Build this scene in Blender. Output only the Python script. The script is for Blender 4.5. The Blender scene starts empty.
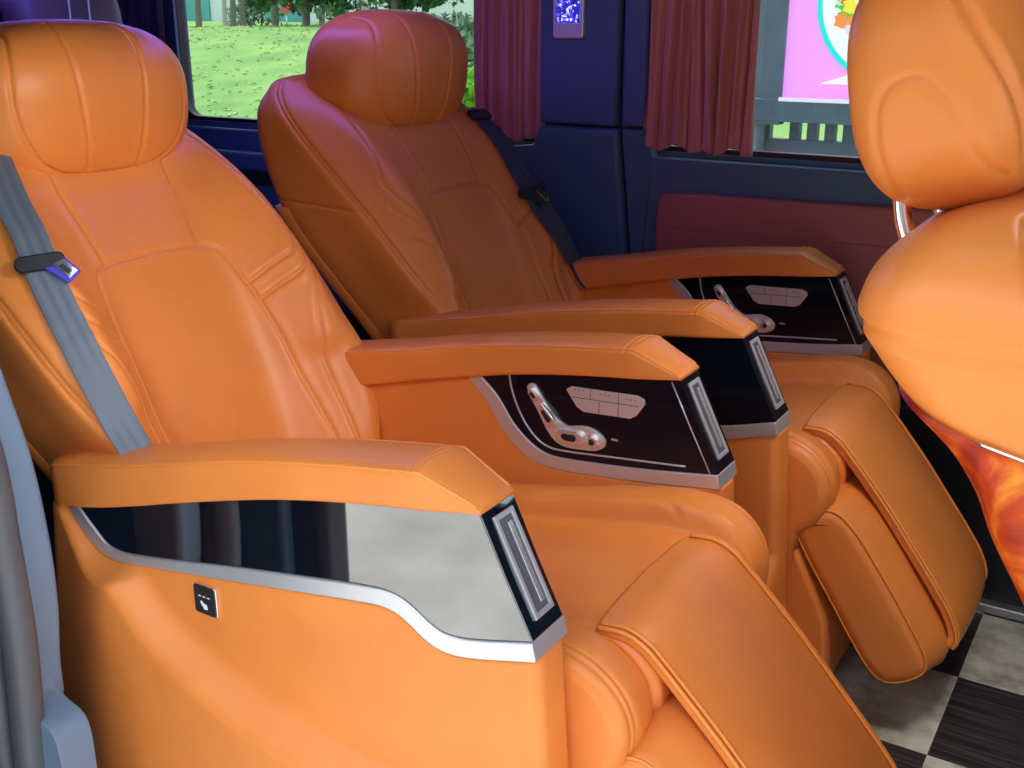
import bpy, bmesh, math, random
import numpy as np
from mathutils import Vector, Matrix, Euler
from mathutils.bvhtree import BVHTree
from mathutils.kdtree import KDTree
random.seed(7); np.random.seed(7)
SC = bpy.context.scene
COL = SC.collection
PI = math.pi

# ------------------------------------------------------------------ materials
def sock(n, *names):
    for k in names:
        if k in n.inputs: return n.inputs[k]
def new_mat(name, col, rough=.5, metal=0., spec=.5, coat=0., coat_rough=.03):
    m = bpy.data.materials.new(name); m.use_nodes = True
    b = m.node_tree.nodes['Principled BSDF']
    b.inputs['Base Color'].default_value = (*col, 1); b.inputs['Roughness'].default_value = rough
    b.inputs['Metallic'].default_value = metal; sock(b, 'Specular IOR Level').default_value = spec
    sock(b, 'Coat Weight').default_value = coat; sock(b, 'Coat Roughness').default_value = coat_rough
    return m
def nd(m, t, **kw):
    n = m.node_tree.nodes.new(t)
    for k, v in kw.items():
        if k in n.inputs: n.inputs[k].default_value = v
        else: setattr(n, k, v)
    return n
def lk(m, a, b): m.node_tree.links.new(a, b)
def bump_noise(m, scale, strength, dist=.001, kind='ShaderNodeTexNoise', detail=3.):
    b = m.node_tree.nodes['Principled BSDF']
    tc = nd(m, 'ShaderNodeTexCoord'); t = nd(m, kind); t.inputs['Scale'].default_value = scale
    if 'Detail' in t.inputs: t.inputs['Detail'].default_value = detail
    bp = nd(m, 'ShaderNodeBump'); bp.inputs['Strength'].default_value = strength; bp.inputs['Distance'].default_value = dist
    lk(m, tc.outputs['Object'], t.inputs['Vector']); lk(m, t.outputs[0], bp.inputs['Height']); lk(m, bp.outputs[0], b.inputs['Normal'])
    return t, tc
def vary(m, c1, c2, scale, detail=4., lo=.35, hi=.65, vec='Object', stretch=None):
    b = m.node_tree.nodes['Principled BSDF']
    tc = nd(m, 'ShaderNodeTexCoord'); t = nd(m, 'ShaderNodeTexNoise'); t.inputs['Scale'].default_value = scale; t.inputs['Detail'].default_value = detail
    r = nd(m, 'ShaderNodeValToRGB'); e = r.color_ramp.elements
    e[0].position = lo; e[0].color = (*c1, 1); e[1].position = hi; e[1].color = (*c2, 1)
    src = tc.outputs[vec]
    if stretch:
        mp = nd(m, 'ShaderNodeMapping'); mp.inputs['Scale'].default_value = stretch; lk(m, src, mp.inputs[0]); src = mp.outputs[0]
    lk(m, src, t.inputs['Vector']); lk(m, t.outputs[0], r.inputs[0]); lk(m, r.outputs[0], b.inputs['Base Color'])
    return r
ORANGE = (.80, .25, .050)
M = {}
M['leather'] = new_mat('orange_leather', ORANGE, .36, spec=.32)
vary(M['leather'], (.77, .238, .047), (.83, .262, .053), 9.)
bump_noise(M['leather'], 900., .10, .0006, 'ShaderNodeTexVoronoi')
M['thread'] = new_mat('orange_thread', (.86, .33, .08), .6)
M['pipe'] = new_mat('leather_piping', (.84, .28, .045), .36)
M['black'] = new_mat('piano_black', (.004, .006, .012), .04, spec=.32)
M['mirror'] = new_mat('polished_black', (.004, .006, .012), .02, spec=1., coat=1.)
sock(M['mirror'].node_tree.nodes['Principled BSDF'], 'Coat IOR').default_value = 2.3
M['dark'] = new_mat('satin_black', (.012, .013, .017), .35)
M['silver'] = new_mat('brushed_silver', (.66, .67, .70), .34, metal=.65)
bump_noise(M['silver'], 600., .03, .0004)
M['chrome'] = new_mat('chrome', (.85, .85, .87), .05, metal=1.)
M['key'] = new_mat('key_metal', (.86, .83, .79), .18, metal=.75)
M['satin'] = new_mat('satin_white_metal', (.80, .78, .76), .32, metal=.6)
M['slot'] = new_mat('smoked_panel', (.10, .11, .13), .18, spec=.6)
M['navy'] = new_mat('dark_blue_trim', (.062, .130, .195), .40)
bump_noise(M['navy'], 700., .12, .0005)
M['pillar'] = new_mat('pillar_cloth', (.072, .105, .21), .75)
bump_noise(M['pillar'], 900., .12, .0005)
M['maroon'] = new_mat('maroon_leather', (.42, .125, .105), .5)
bump_noise(M['maroon'], 800., .12, .0005, 'ShaderNodeTexVoronoi')
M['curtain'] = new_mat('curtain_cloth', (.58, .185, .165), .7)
sock(M['curtain'].node_tree.nodes['Principled BSDF'], 'Sheen Weight').default_value = .3
bump_noise(M['curtain'], 500., .10, .0006)
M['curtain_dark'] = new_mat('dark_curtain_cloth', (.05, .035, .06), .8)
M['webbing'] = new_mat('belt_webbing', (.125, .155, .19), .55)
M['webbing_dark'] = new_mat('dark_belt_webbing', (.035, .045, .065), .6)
M['plastic'] = new_mat('black_plastic', (.015, .016, .02), .4)
M['blueplastic'] = new_mat('blue_plastic', (.05, .04, .55), .35)
M['door_trim'] = new_mat('grey_door_trim', (.15, .22, .30), .45)
M['rubber'] = new_mat('door_seal_rubber', (.085, .09, .10), .42)
M['sill'] = new_mat('sill_metal', (.45, .46, .48), .4, metal=.8)
M['grey_seat'] = new_mat('dark_grey_leather', (.10, .085, .09), .5)
M['roof'] = new_mat('dark_headliner', (.030, .028, .045), .9)
M['white'] = new_mat('white_mark', (.8, .8, .8), .5)

# ------------------------------------------------------------------ object helpers
def link(o, parent=None):
    COL.objects.link(o)
    if parent is not None: o.parent = parent
    return o
def mesh_obj(name, verts, faces, mat, parent=None, smooth=True, loc=None):
    me = bpy.data.meshes.new(name)
    me.from_pydata([tuple(map(float, v)) for v in verts], [], [tuple(f) for f in faces])
    me.update()
    if smooth: me.polygons.foreach_set('use_smooth', [True]*len(me.polygons))
    if mat is not None: me.materials.append(mat)
    o = bpy.data.objects.new(name, me); link(o, parent)
    if loc is not None: o.location = loc
    return o
def tag(o, label, cat, group=None):
    o['label'] = label; o['category'] = cat
    if group: o['group'] = group
    return o
def thing(name, loc, label, cat, group=None, rz=0.):
    o = bpy.data.objects.new(name, None); o.empty_display_size = .1; link(o); o.location = loc; o.rotation_euler = (0, 0, rz)
    return tag(o, label, cat, group)
def structure(o): o['kind'] = 'structure'; return o
def bevel(o, w, seg=3, ang=30):
    b = o.modifiers.new('bevel', 'BEVEL'); b.width = w; b.segments = seg; b.limit_method = 'ANGLE'; b.angle_limit = math.radians(ang)
    b.harden_normals = True
    return o
def catmull(pts, n):
    P = np.array(pts, float)
    if len(P) == 2: return np.linspace(P[0], P[1], n)
    d = np.r_[0, np.cumsum(np.linalg.norm(np.diff(P, axis=0), axis=1)**.5)]
    T = np.linspace(0, d[-1], n); out = []
    m = np.zeros_like(P)
    for i in range(len(P)):
        if i == 0: m[i] = (P[1]-P[0])/(d[1]-d[0])
        elif i == len(P)-1: m[i] = (P[-1]-P[-2])/(d[-1]-d[-2])
        else:
            a = (P[i]-P[i-1])/(d[i]-d[i-1]); b = (P[i+1]-P[i])/(d[i+1]-d[i]); w = (d[i]-d[i-1])/(d[i+1]-d[i-1])
            m[i] = a*(1-w)+b*w
    for t in T:
        i = min(max(np.searchsorted(d, t)-1, 0), len(P)-2); h = d[i+1]-d[i]; s = (t-d[i])/h
        out.append((2*s**3-3*s**2+1)*P[i]+(s**3-2*s**2+s)*h*m[i]+(-2*s**3+3*s**2)*P[i+1]+(s**3-s**2)*h*m[i+1])
    return np.array(out)
def resample(P, step):
    P = np.array(P, float); L = np.r_[0, np.cumsum(np.linalg.norm(np.diff(P, axis=0), axis=1))]
    n = max(2, int(L[-1]/step)+1); t = np.linspace(0, L[-1], n)
    return np.stack([np.interp(t, L, P[:, k]) for k in range(P.shape[1])], 1)
def interp(tab, x):
    xs = [a for a, b in tab]; ys = [b for a, b in tab]
    return float(np.interp(x, xs, ys))
def smooth_tab(tab, n=200):
    c = catmull(tab, n); o = np.argsort(c[:, 0]); c = c[o]
    return lambda x: np.interp(x, c[:, 0], c[:, 1])
def sstep(x): x = np.clip(x, 0, 1); return x*x*(3-2*x)

def extrude_xz(name, poly, y0, y1, mat, parent=None, bw=.0, seg=3, ang=30):
    """closed polygon in (x,z) extruded along y, bevelled."""
    n = len(poly); a = 0.
    for i in range(n):
        p, q = poly[i], poly[(i+1) % n]; a += p[0]*q[1]-q[0]*p[1]
    if a < 0: poly = poly[::-1]
    v = [(p[0], y0, p[1]) for p in poly]+[(p[0], y1, p[1]) for p in poly]
    f = [tuple(range(n)), tuple(range(2*n-1, n-1, -1))]
    f += [((i+1) % n, i, n+i, n+(i+1) % n) for i in range(n)]
    o = mesh_obj(name, v, f, mat, parent)
    if bw: bevel(o, bw, seg, ang)
    else: o.data.polygons.foreach_set('use_smooth', [False]*len(o.data.polygons))
    return o
def box_geo(b):
    x0, y0, z0, x1, y1, z1 = b
    v = [(x0,y0,z0),(x1,y0,z0),(x1,y1,z0),(x0,y1,z0),(x0,y0,z1),(x1,y0,z1),(x1,y1,z1),(x0,y1,z1)]
    f = [(0,3,2,1),(4,5,6,7),(0,1,5,4),(1,2,6,5),(2,3,7,6),(3,0,4,7)]
    return v, f
def boxes(name, bs, mat, parent=None, bw=0.):
    V, Fc = [], []
    for b in bs:
        v, f = box_geo(b); k = len(V); V += v; Fc += [tuple(i+k for i in q) for q in f]
    o = mesh_obj(name, V, Fc, mat, parent, smooth=bool(bw))
    if bw: bevel(o, bw, 3)
    return o
def grid_faces(n, m, closed_u=False):
    """n rows, m columns, index = i*m+j"""
    f = []
    for i in range(n-1):
        for j in range(m if closed_u else m-1):
            j2 = (j+1) % m
            f.append((i*m+j, i*m+j2, (i+1)*m+j2, (i+1)*m+j))
    return f
def loft(name, rings, mat, parent=None, cap=True, flip=False):
    n, m = len(rings), len(rings[0])
    V = [p for r in rings for p in r]; f = grid_faces(n, m, True)
    if cap:
        f.append(tuple(range(m-1, -1, -1))); f.append(tuple((n-1)*m+j for j in range(m)))
    if flip: f = [q[::-1] for q in f]
    return mesh_obj(name, V, f, mat, parent)
def tube_geo(pts, r, k=8, closed=False):
    P = np.array(pts, float); n = len(P); V = []; f = []
    T = np.gradient(P, axis=0) if not closed else np.roll(P, -1, 0)-np.roll(P, 1, 0)
    T /= np.linalg.norm(T, axis=1)[:, None]+1e-12
    ref = np.array([0, 0, 1.]) if abs(T[0][2]) < .9 else np.array([1., 0, 0])
    nrm = np.cross(T[0], ref); nrm /= np.linalg.norm(nrm)
    for i in range(n):
        nrm = nrm-T[i]*nrm.dot(T[i]); nrm /= np.linalg.norm(nrm); b = np.cross(T[i], nrm)
        ri = r[i] if hasattr(r, '__len__') else r
        for j in range(k):
            a = 2*PI*j/k; V.append(P[i]+ri*(math.cos(a)*nrm+math.sin(a)*b))
    for i in range(n if closed else n-1):
        i2 = (i+1) % n
        for j in range(k): f.append((i*k+j, i*k+(j+1) % k, i2*k+(j+1) % k, i2*k+j))
    if not closed:
        f.append(tuple(range(k-1, -1, -1))); f.append(tuple((n-1)*k+j for j in range(k)))
    return V, f
def tubes(name, paths, r, mat, parent=None, k=8, closed=False):
    V, Fc = [], []
    for p in paths:
        v, f = tube_geo(p, r, k, closed); b = len(V); V += v; Fc += [tuple(i+b for i in q) for q in f]
    return mesh_obj(name, V, Fc, mat, parent)
def each_tube(name, paths, r, mat, parent=None, k=8, closed=False):
    return [tubes(name, [p], r, mat, parent, k, closed) for p in paths]
def world_bvh(objs):
    dg = bpy.context.evaluated_depsgraph_get(); dg.update()
    V, Fc = [], []
    for o in objs:
        ev = o.evaluated_get(dg); me = ev.to_mesh(); b = len(V); mw = ev.matrix_world
        V += [mw @ v.co for v in me.vertices]; Fc += [tuple(i+b for i in p.vertices) for p in me.polygons]; ev.to_mesh_clear()
    return BVHTree.FromPolygons(V, Fc)
def groove(o, seams, depth=.003, sigma=.003, puff=.0):
    """press stitched seams (lists of 3-D polylines lying near the surface) into a dense mesh."""
    if not seams: return
    pts = np.concatenate([resample(s, .0015) for s in seams])
    kd = KDTree(len(pts))
    for i, p in enumerate(pts): kd.insert(p, i)
    kd.balance(); me = o.data; n = len(me.vertices)
    co = np.empty(n*3, np.float32); me.vertices.foreach_get('co', co); co = co.reshape(-1, 3)
    no = np.empty(n*3, np.float32); me.vertex_normals.foreach_get('vector', no); no = no.reshape(-1, 3)
    lo, hi = pts.min(0)-.03, pts.max(0)+.03
    idx = np.where(np.all((co > lo) & (co < hi), axis=1))[0]
    for i in idx:
        d = kd.find(co[i])[2]
        if d < .03:
            co[i] -= no[i]*(depth*math.exp(-(d/sigma)**2)-puff*math.exp(-((d-.010)/.007)**2))
    me.vertices.foreach_set('co', co.reshape(-1)); me.update()
def snap(bvh, pts, direction, start=2., off=0.):
    """drop points onto a surface along a direction; returns hits (and normals)"""
    d = Vector(direction).normalized(); H, N = [], []
    for p in pts:
        h = bvh.ray_cast(Vector(p)-d*start, d)
        if h[0] is None: continue
        n = h[1] if h[1].dot(d) < 0 else -h[1]
        H.append(np.array(h[0]+n*off)); N.append(np.array(n))
    return H, N

# ------------------------------------------------------------------ captain seat
SEAMS_BACK = []      # (y, z) polylines on the backrest front, seat coordinates
SEAMS_BACK_SIDE = [] # (x, z)
PIV = (-.60, .45)
def cr(tab): return smooth_tab(tab)
zF = cr([(.40,-.63),(.5,-.665),(.56,-.69),(.65,-.73),(.75,-.775),(.85,-.825),(.92,-.866),(.98,-.905),(1.03,-.945),(1.06,-.985),(1.08,-1.03),(1.09,-1.07)])
zC = cr([(.40,.03),(.5,.05),(.56,.055),(.65,.055),(.70,.070),(.78,.068),(.85,.058),(.92,.038),(.98,.004),(1.03,-.03),(1.06,-.04),(1.08,-.035),(1.09,-.02)])
zS = cr([(.40,-.63),(.5,-.615),(.56,-.62),(.648,-.657),(.717,-.728),(.785,-.790),(.845,-.850),(.912,-.927),(.973,-.998),(1.03,-1.06),(1.06,-1.09),(1.08,-1.095),(1.09,-1.085)])
zR = cr([(.40,-.80),(.5,-.835),(.571,-.868),(.694,-.96),(.816,-1.06),(.94,-1.12),(1.0,-1.135),(1.04,-1.137),(1.07,-1.128),(1.083,-1.115),(1.09,-1.095)])
zY = cr([(.40,.218),(.5,.226),(.6,.252),(.7,.276),(.8,.288),(.95,.284),(1.02,.272),(1.05,.253),(1.075,.228),(1.085,.195),(1.09,.15)])
def back_section(z, n=150, dF=0.):
    F, C_, S, R_, Y = float(zF(z)), float(zC(z)), float(zS(z)), float(zR(z)), float(zY(z))
    d = dF*min(1., max(0., (1.06-z)/.10)); F -= d; C_ += d
    k = Y/.262
    half = [(F, 0), (F+.03*C_, .06*k), (F+.16*C_, .11*k), (F+.50*C_, .150*k), (F+C_, .200*k), (.45*(F+C_)+.55*S+.014, .232*k), (S, Y),
            (.55*S+.45*R_, Y+.004), (R_+.02, Y), (R_-.002, Y-.03), (R_-.012, .11*k), (R_-.015, 0)]
    c = catmull(half, n//2+1)
    left = c[::-1][1:-1].copy(); left[:, 1] *= -1
    return np.vstack([c, left])
BACK_SEAMS = [
    [(.106,.990),(.104,.957),(.101,.92),(.096,.885),(.093,.853)],
    [(.0,.857),(.06,.856),(.10,.853),(.118,.846),(.127,.832),(.134,.80),(.141,.765),(.147,.70),(.151,.62),(.153,.54),(.152,.46)],
    [(.137,.785),(.178,.812),(.213,.836),(.236,.865),(.244,.890),(.238,.915),(.224,.95),(.209,.985),(.195,1.03),(.180,1.06)],
    [(.142,.758),(.183,.784),(.214,.806),(.241,.831),(.255,.850)],
    [(.2575,.797),(.238,.790),(.213,.762),(.197,.72),(.188,.66),(.183,.60),(.178,.53),(.172,.46)]]
HEAD_SEAMS = [[(.058,1.208),(.063,1.19),(.063,1.14),(.059,1.09),(.053,1.04),(.049,1.0),(.048,.985)],
    [(.0,.983),(.05,.984),(.095,.992),(.128,1.013),(.150,1.05),(.159,1.09),(.157,1.13),(.147,1.168),(.128,1.20)]]
def local_bvh(o): return BVHTree.FromPolygons([v.co.copy() for v in o.data.vertices], [tuple(p.vertices) for p in o.data.polygons])
def press_front(o, lines, depth, sigma, puff):
    b = local_bvh(o); S_ = []
    for l in lines:
        c = catmull(l, 70)
        for s in (-1, 1):
            h, _ = snap(b, [(0, s*y, z-PIV[1]) for y, z in c], (-1, 0, 0), 1.)
            if len(h) > 3: S_.append(h)
    groove(o, S_, depth, sigma, puff)
def build_backrest(parent, dF=0.):
    zs = np.r_[np.linspace(.42, 1.03, 300), 1.03+.06*np.sin(np.linspace(0, PI/2, 40))[1:]]
    zs[-1] = 1.0899
    rings = []
    for z in zs:
        c = back_section(z, 400, dF); rings.append([(p[0]-PIV[0], p[1], z-PIV[1]) for p in c])
    o = loft('backrest', rings, M['leather'], parent)
    press_front(o, BACK_SEAMS, .0042, .0022, .0008)
    b = local_bvh(o); side = []
    for s in (-1, 1):
        for dx in (0., .009):
            side.append([np.array(b.find_nearest(Vector((float(zS(z))+dx-PIV[0], s*(float(zY(z))-dx*.3), z-PIV[1])))[0]) for z in np.linspace(.46, 1.075, 120)])
        side.append([np.array(b.find_nearest(Vector((x-PIV[0], s*float(zY(.84)), .842-PIV[1]-(x+.86)*.04)))[0]) for x in np.linspace(-1.07, -.865, 40)])
    groove(o, side, .0036, .0022, .0008)
    return o
def super_loft(name, cx, cy, cz, hx, hy, hz, ex, ez, mat, parent, n=220, m=160, tilt=0., shape=None):
    """pillow: superellipsoid, y across; shape(x,y,z)->(x,y,z) tweaks it"""
    V = []
    sg = lambda v, e: math.copysign(abs(v)**e, v)
    def even(a0, a1, num, e, rx, ry, ends):   # angles evenly spaced along the superellipse arc
        t = np.linspace(a0, a1, 6000); P = np.stack([np.sign(np.cos(t))*np.abs(np.cos(t))**e*rx, np.sign(np.sin(t))*np.abs(np.sin(t))**e*ry], 1)
        L = np.r_[0, np.cumsum(np.linalg.norm(np.diff(P, axis=0), axis=1))]
        q = (np.arange(num)+.5)/num if ends else np.arange(num)/num
        return np.interp(q*L[-1], L, t)
    TH = even(-PI/2, PI/2, n, ez, (hx+hy)/2, hz, True); PH = even(0, 2*PI, m, ex, hx, hy, False)
    for th in TH:
        for ph in PH:
            x = sg(math.cos(th), ez)*sg(math.cos(ph), ex)*hx; y = sg(math.cos(th), ez)*sg(math.sin(ph), ex)*hy; z = sg(math.sin(th), ez)*hz
            if shape: x, y, z = shape(x, y, z)
            ct, st = math.cos(tilt), math.sin(tilt)
            V.append((cx+x*ct+z*st, cy+y, cz-x*st+z*ct))
    f = grid_faces(n, m, True); f.append(tuple(range(m-1, -1, -1))); f.append(tuple((n-1)*m+j for j in range(m)))
    return mesh_obj(name, V, f, mat, parent)

# armrest profiles (x, z)
PAD_TOP = [(-.800,.606),(-.74,.620),(-.677,.634),(-.556,.662),(-.411,.698),(-.283,.723),(-.20,.736),(-.135,.745)]
PAD_BOT = [(-.800,.550),(-.758,.553),(-.69,.566),(-.625,.583),(-.488,.623),(-.349,.660),(-.232,.684),(-.116,.702),(-.066,.709)]
pad_top = smooth_tab(PAD_TOP); pad_bot = smooth_tab(PAD_BOT)
FRONT = [(-.066,.709),(-.034,.645),(.0,.578)]
OUT_IN = [(-.733,.556),(-.705,.530),(-.680,.511),(-.655,.507),(-.60,.514),(-.427,.546),(-.30,.568),(-.233,.579),(-.195,.583),(-.172,.580),(-.154,.572),(-.135,.561),(-.118,.554),(-.093,.554),(.0,.578)]
OUT_LO = [(-.757,.550),(-.735,.525),(-.705,.499),(-.675,.490),(-.60,.499),(-.502,.514),(-.327,.542),(-.234,.557),(-.20,.561),(-.178,.558),(-.160,.549),(-.140,.537),(-.118,.530),(-.09,.531),(.005,.556)]
INN_IN = [(-.405,.647),(-.375,.622),(-.342,.587),(-.318,.566),(-.295,.553),(-.272,.548),(-.24,.549),(-.122,.561),(.0,.578)]
INN_LO = [(-.430,.640),(-.40,.612),(-.368,.577),(-.340,.550),(-.312,.533),(-.285,.527),(-.25,.527),(-.122,.539),(.005,.556)]
def lift_of(L): return lambda x: L*min(max((-.10-x)/.55, 0.), 1.3)
def build_pad(parent, yc, outer, L=0.):
    lf = lift_of(L)
    hw = .046; rings = []
    xs = np.r_[-.800+.05*(1-np.cos(np.linspace(0, PI/2, 14))), np.linspace(-.745, -.14, 90), np.linspace(-.135, -.064, 14)]
    for x in xs:
        if x <= -.135: zt = float(pad_top(x))
        else: zt = .745-(x+.135)*(.745-.7135)/.071
        zb = float(pad_bot(x))+lf(x); zt += lf(x); w = hw
        q = (x+.800)/.05
        if q < 1: w = hw*math.sqrt(max(.0, 1-(1-q)**2))*.999+.0008
        if x > -.135: w = hw-(x+.135)/.071*.012
        zm, hz = (zt+zb)/2, (zt-zb)/2; ring = []
        for j in range(72):
            a = 2*PI*j/72; ca, sa = math.cos(a), math.sin(a)
            e = .22
            yy = math.copysign(abs(ca)**e, ca)*w; zz = math.copysign(abs(sa)**e, sa)*hz
            if sa > 0: zz += .006*(1-(yy/(w+1e-6))**2)*min(1, max(0, q))
            ring.append((x, yc+yy, zm+zz))
        rings.append(ring)
    o = loft('armrest_pad', rings, M['leather'], parent, flip=True)
    for j0 in (9, 27):
        tubes('pad_seam', [[rings[i][j0] for i in range(8, len(rings)-1)]], .0018, M['pipe'], o, 6)
    for x0 in (-.152, -.142):
        i = min(range(len(rings)), key=lambda q: abs(rings[q][0][0]-x0))
        tubes('pad_stitch', [[(x0, p[1], p[2]+.0002) for p in rings[i][2:35]]], .0013, M['pipe'], o, 6)
    return o
def build_arm(root, side, L=0.):
    """side -1: outer arm of the bench pair (door side); +1: arm with the seat switches"""
    lf = lift_of(L); 
    y0, y1 = (-.2925, -.2275) if side < 0 else (.2275, .2925)
    yc = (y0+y1)/2
    IN, LO = [(x, z+lf(x)*(1. if z > .6 or (side < 0 and x < -.7) else .3)) for x, z in (OUT_IN if side < 0 else INN_IN)], [(x, z+lf(x)*(1. if z > .6 or (side < 0 and x < -.7) else .3)) for x, z in (OUT_LO if side < 0 else INN_LO)]
    cin, clo = catmull(IN, 90), catmull(LO, 90)
    # orange base with a swelling outer skin
    top = smooth_tab(LO) if side < 0 else smooth_tab(LO)
    xl = LO[0][0]
    def ztop(x):
        return float(pad_bot(x))+lf(x)+.012 if x < xl else float(top(min(x, .004)))
    bul = smooth_tab([(-.9,.60),(-.70,.56),(-.62,.485),(-.55,.425),(-.46,.382),(-.36,.357),(-.25,.345),(-.12,.335),(.03,.325)])
    rings = []
    xr, xf = -.803, .006
    plan = []
    for a in np.linspace(-PI, -PI/2, 10): plan.append((xr+.03+.03*math.cos(a), y0+.03+.03*math.sin(a)))
    for x in np.linspace(xr+.04, xf-.022, 110): plan.append((x, y0))
    for a in np.linspace(-PI/2, 0, 8): plan.append((xf-.018+.018*math.cos(a), y0+.018+.018*math.sin(a)))
    for a in np.linspace(0, PI/2, 8): plan.append((xf-.018+.018*math.cos(a), y1-.018+.018*math.sin(a)))
    for x in np.linspace(xf-.022, xr+.04, 80): plan.append((x, y1))
    for a in np.linspace(PI/2, PI, 10): plan.append((xr+.03+.03*math.cos(a), y1-.03+.03*math.sin(a)))
    for v in np.linspace(0, 1, 90):
        ring = []
        for (x, y) in plan:
            zt = ztop(x); z = .055+v*(zt-.055); yy = y; xx = x
            if side < 0 and y < yc:
                b = .040*sstep((float(bul(x))-z)/.055+.30)*(.15+.85*sstep((x+.80)/.16))
                b *= sstep((zt-z)/.02)
                wgt = sstep((yc-y)/(yc-y0))
                yy -= b*wgt
            # the front end leans forward towards the floor
            xx += .035*sstep((x+.25)/.25)*(1-v)-.045*sstep((-.45-x)/.3)*min(1., (1-v)*1.6)
            ring.append((xx, yy, z))
        rings.append(ring)
    base = loft('armrest_base', rings, M['leather'], root)
    # piano black panel
    pb = [(x, float(pad_bot(x))+lf(x)+.003) for x in np.linspace(IN[0][0]-.012, -.066, 60)]
    poly = pb+[FRONT[1], FRONT[2]]+[tuple(p) for p in cin[::-1][1:]]
    pan = extrude_xz('armrest_panel', poly, y0-.0005, y1+.0005, M['black'], root, .0022, 3, 35)
    # silver band under it
    poly = [tuple(p) for p in cin]+[tuple(p) for p in clo[::-1]]
    band = extrude_xz('trim_strip', poly, y0-.003, y1+.003, M['silver'], root, .002, 2, 35)
    build_pad(root, yc, side < 0, L)
    # tablet slot on the sloping front face
    def fp(s, y, lift): # point on the front face
        x = -.066+.066*s; z = .709-.131*s; n = np.array([.131, 0, .066]); n /= np.linalg.norm(n)
        return (x+n[0]*lift, y, z+n[2]*lift)
    def ring_prism(name, s0, s1, a0, a1, b, l0, l1, mat, hole=True, par=root):
        O = [(s0, a0), (s0, a1), (s1, a1), (s1, a0)]; bs = b*.5/.147*1.
        I = [(s0+b/.147, a0+b), (s0+b/.147, a1-b), (s1-b/.147, a1-b), (s1-b/.147, a0+b)]
        V = [fp(s, y, l0) for s, y in O]+[fp(s, y, l1) for s, y in O]
        if hole:
            V += [fp(s, y, l1) for s, y in I]+[fp(s, y, l0) for s, y in I]
            f = []
            for i in range(4):
                j = (i+1) % 4
                f += [(i, j, 4+j, 4+i), (4+i, 4+j, 8+j, 8+i), (8+i, 8+j, 12+j, 12+i), (12+i, 12+j, j, i)]
        else:
            f = [(3, 2, 1, 0), (4, 5, 6, 7)]+[(i, (i+1) % 4, 4+(i+1) % 4, 4+i) for i in range(4)]
        o = mesh_obj(name, V, f, mat, par); bevel(o, .0008, 2); return o
    fr = ring_prism('slot_frame', .07, .885, yc-.016, yc+.022, .006, -.001, .003, M['silver'])
    ring_prism('slot_cover', .10, .85, yc-.012, yc+.018, .004, -.001, .001, M['slot'], False, fr)
    ring_prism('slot_bar', .16, .80, yc+.004, yc+.012, .0022, .0005, .0022, M['key'], False, fr)
    ys = y0-.001 if side < 0 else y0-.001
    if side < 0:
        # small square push switch on the orange skin
        bvh = world_bvh([base])
        h = bvh.ray_cast(Vector((-.492, root.location.y-1.5, .4815)), Vector((0, 1, 0)))[0]
        yb = h.y-root.location.y
        def rsq(cx, cz, w, h_, r, n=6):
            p = []
            for sx, sz, a0 in ((1,1,0),(-1,1,PI/2),(-1,-1,PI),(1,-1,1.5*PI)):
                for a in np.linspace(a0, a0+PI/2, n): p.append((cx+sx*(w-r)+r*math.cos(a), cz+sz*(h_-r)+r*math.sin(a)))
            return p
        sw = extrude_xz('push_switch', rsq(-.492,.4815,.0205,.0215,.005), yb-.004, yb+.01, M['chrome'], root, .001, 2)
        extrude_xz('push_key', rsq(-.492,.4815,.0188,.0198,.004), yb-.0055, yb, M['plastic'], sw, .0008, 2)
        gl = []
        for dx in (-.008, 0, .008): gl.append([(-.492+dx-.0022, .487), (-.492+dx+.0022, .487), (-.492+dx+.0022, .4885), (-.492+dx-.0022, .4885)])
        gl.append([(-.500,.4795),(-.497,.481),(-.494,.4775),(-.488,.4765),(-.487,.470),(-.493,.469),(-.496,.4735)])
        V, Fc = [], []
        for g in gl:
            k = len(V); V += [(x, yb-.0058, z) for x, z in g]+[(x, yb-.0050, z) for x, z in g]; n = len(g)
            Fc += [tuple(range(k, k+n)), tuple(range(k+2*n-1, k+n-1, -1))]+[(k+(i+1) % n, k+i, k+n+i, k+n+(i+1) % n) for i in range(n)]
        mesh_obj('switch_symbol', V, Fc, M['white'], sw, False)
    else:
        yb = y0-.0005
        # chrome outline that frames the switch field
        rim = catmull([(-.352,.672),(-.348,.650),(-.338,.622),(-.320,.592),(-.297,.570),(-.275,.562),(-.25,.562),(-.17,.569),(-.05,.580)], 60)
        tubes('panel_rim', [[(x, yb-.0002, z) for x, z in rim]], .0016, M['silver'], root, 8)
        edge = [(-.078,.705),(-.046,.642),(-.012,.577)]
        tubes('panel_edge', [[(x, yb-.0002, z) for x, z in edge]], .0011, M['silver'], root, 8)
        # seat-shaped adjuster: pixel-free outline in metres
        L = [(-.318,.656),(-.313,.662),(-.304,.662),(-.294,.650),(-.268,.618),(-.247,.606),(-.236,.607),(-.222,.610),(-.206,.610),(-.190,.604),(-.180,.594),(-.182,.583),(-.195,.575),(-.222,.571),(-.248,.570),(-.265,.575),(-.280,.590),(-.297,.618),(-.314,.645)]
        out = catmull(L+[L[0]], 110)[:-1]
        plate = extrude_xz('seat_switch', [tuple(p) for p in out], yb-.004, yb+.001, M['satin'], root, .0014, 3, 40)
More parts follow.
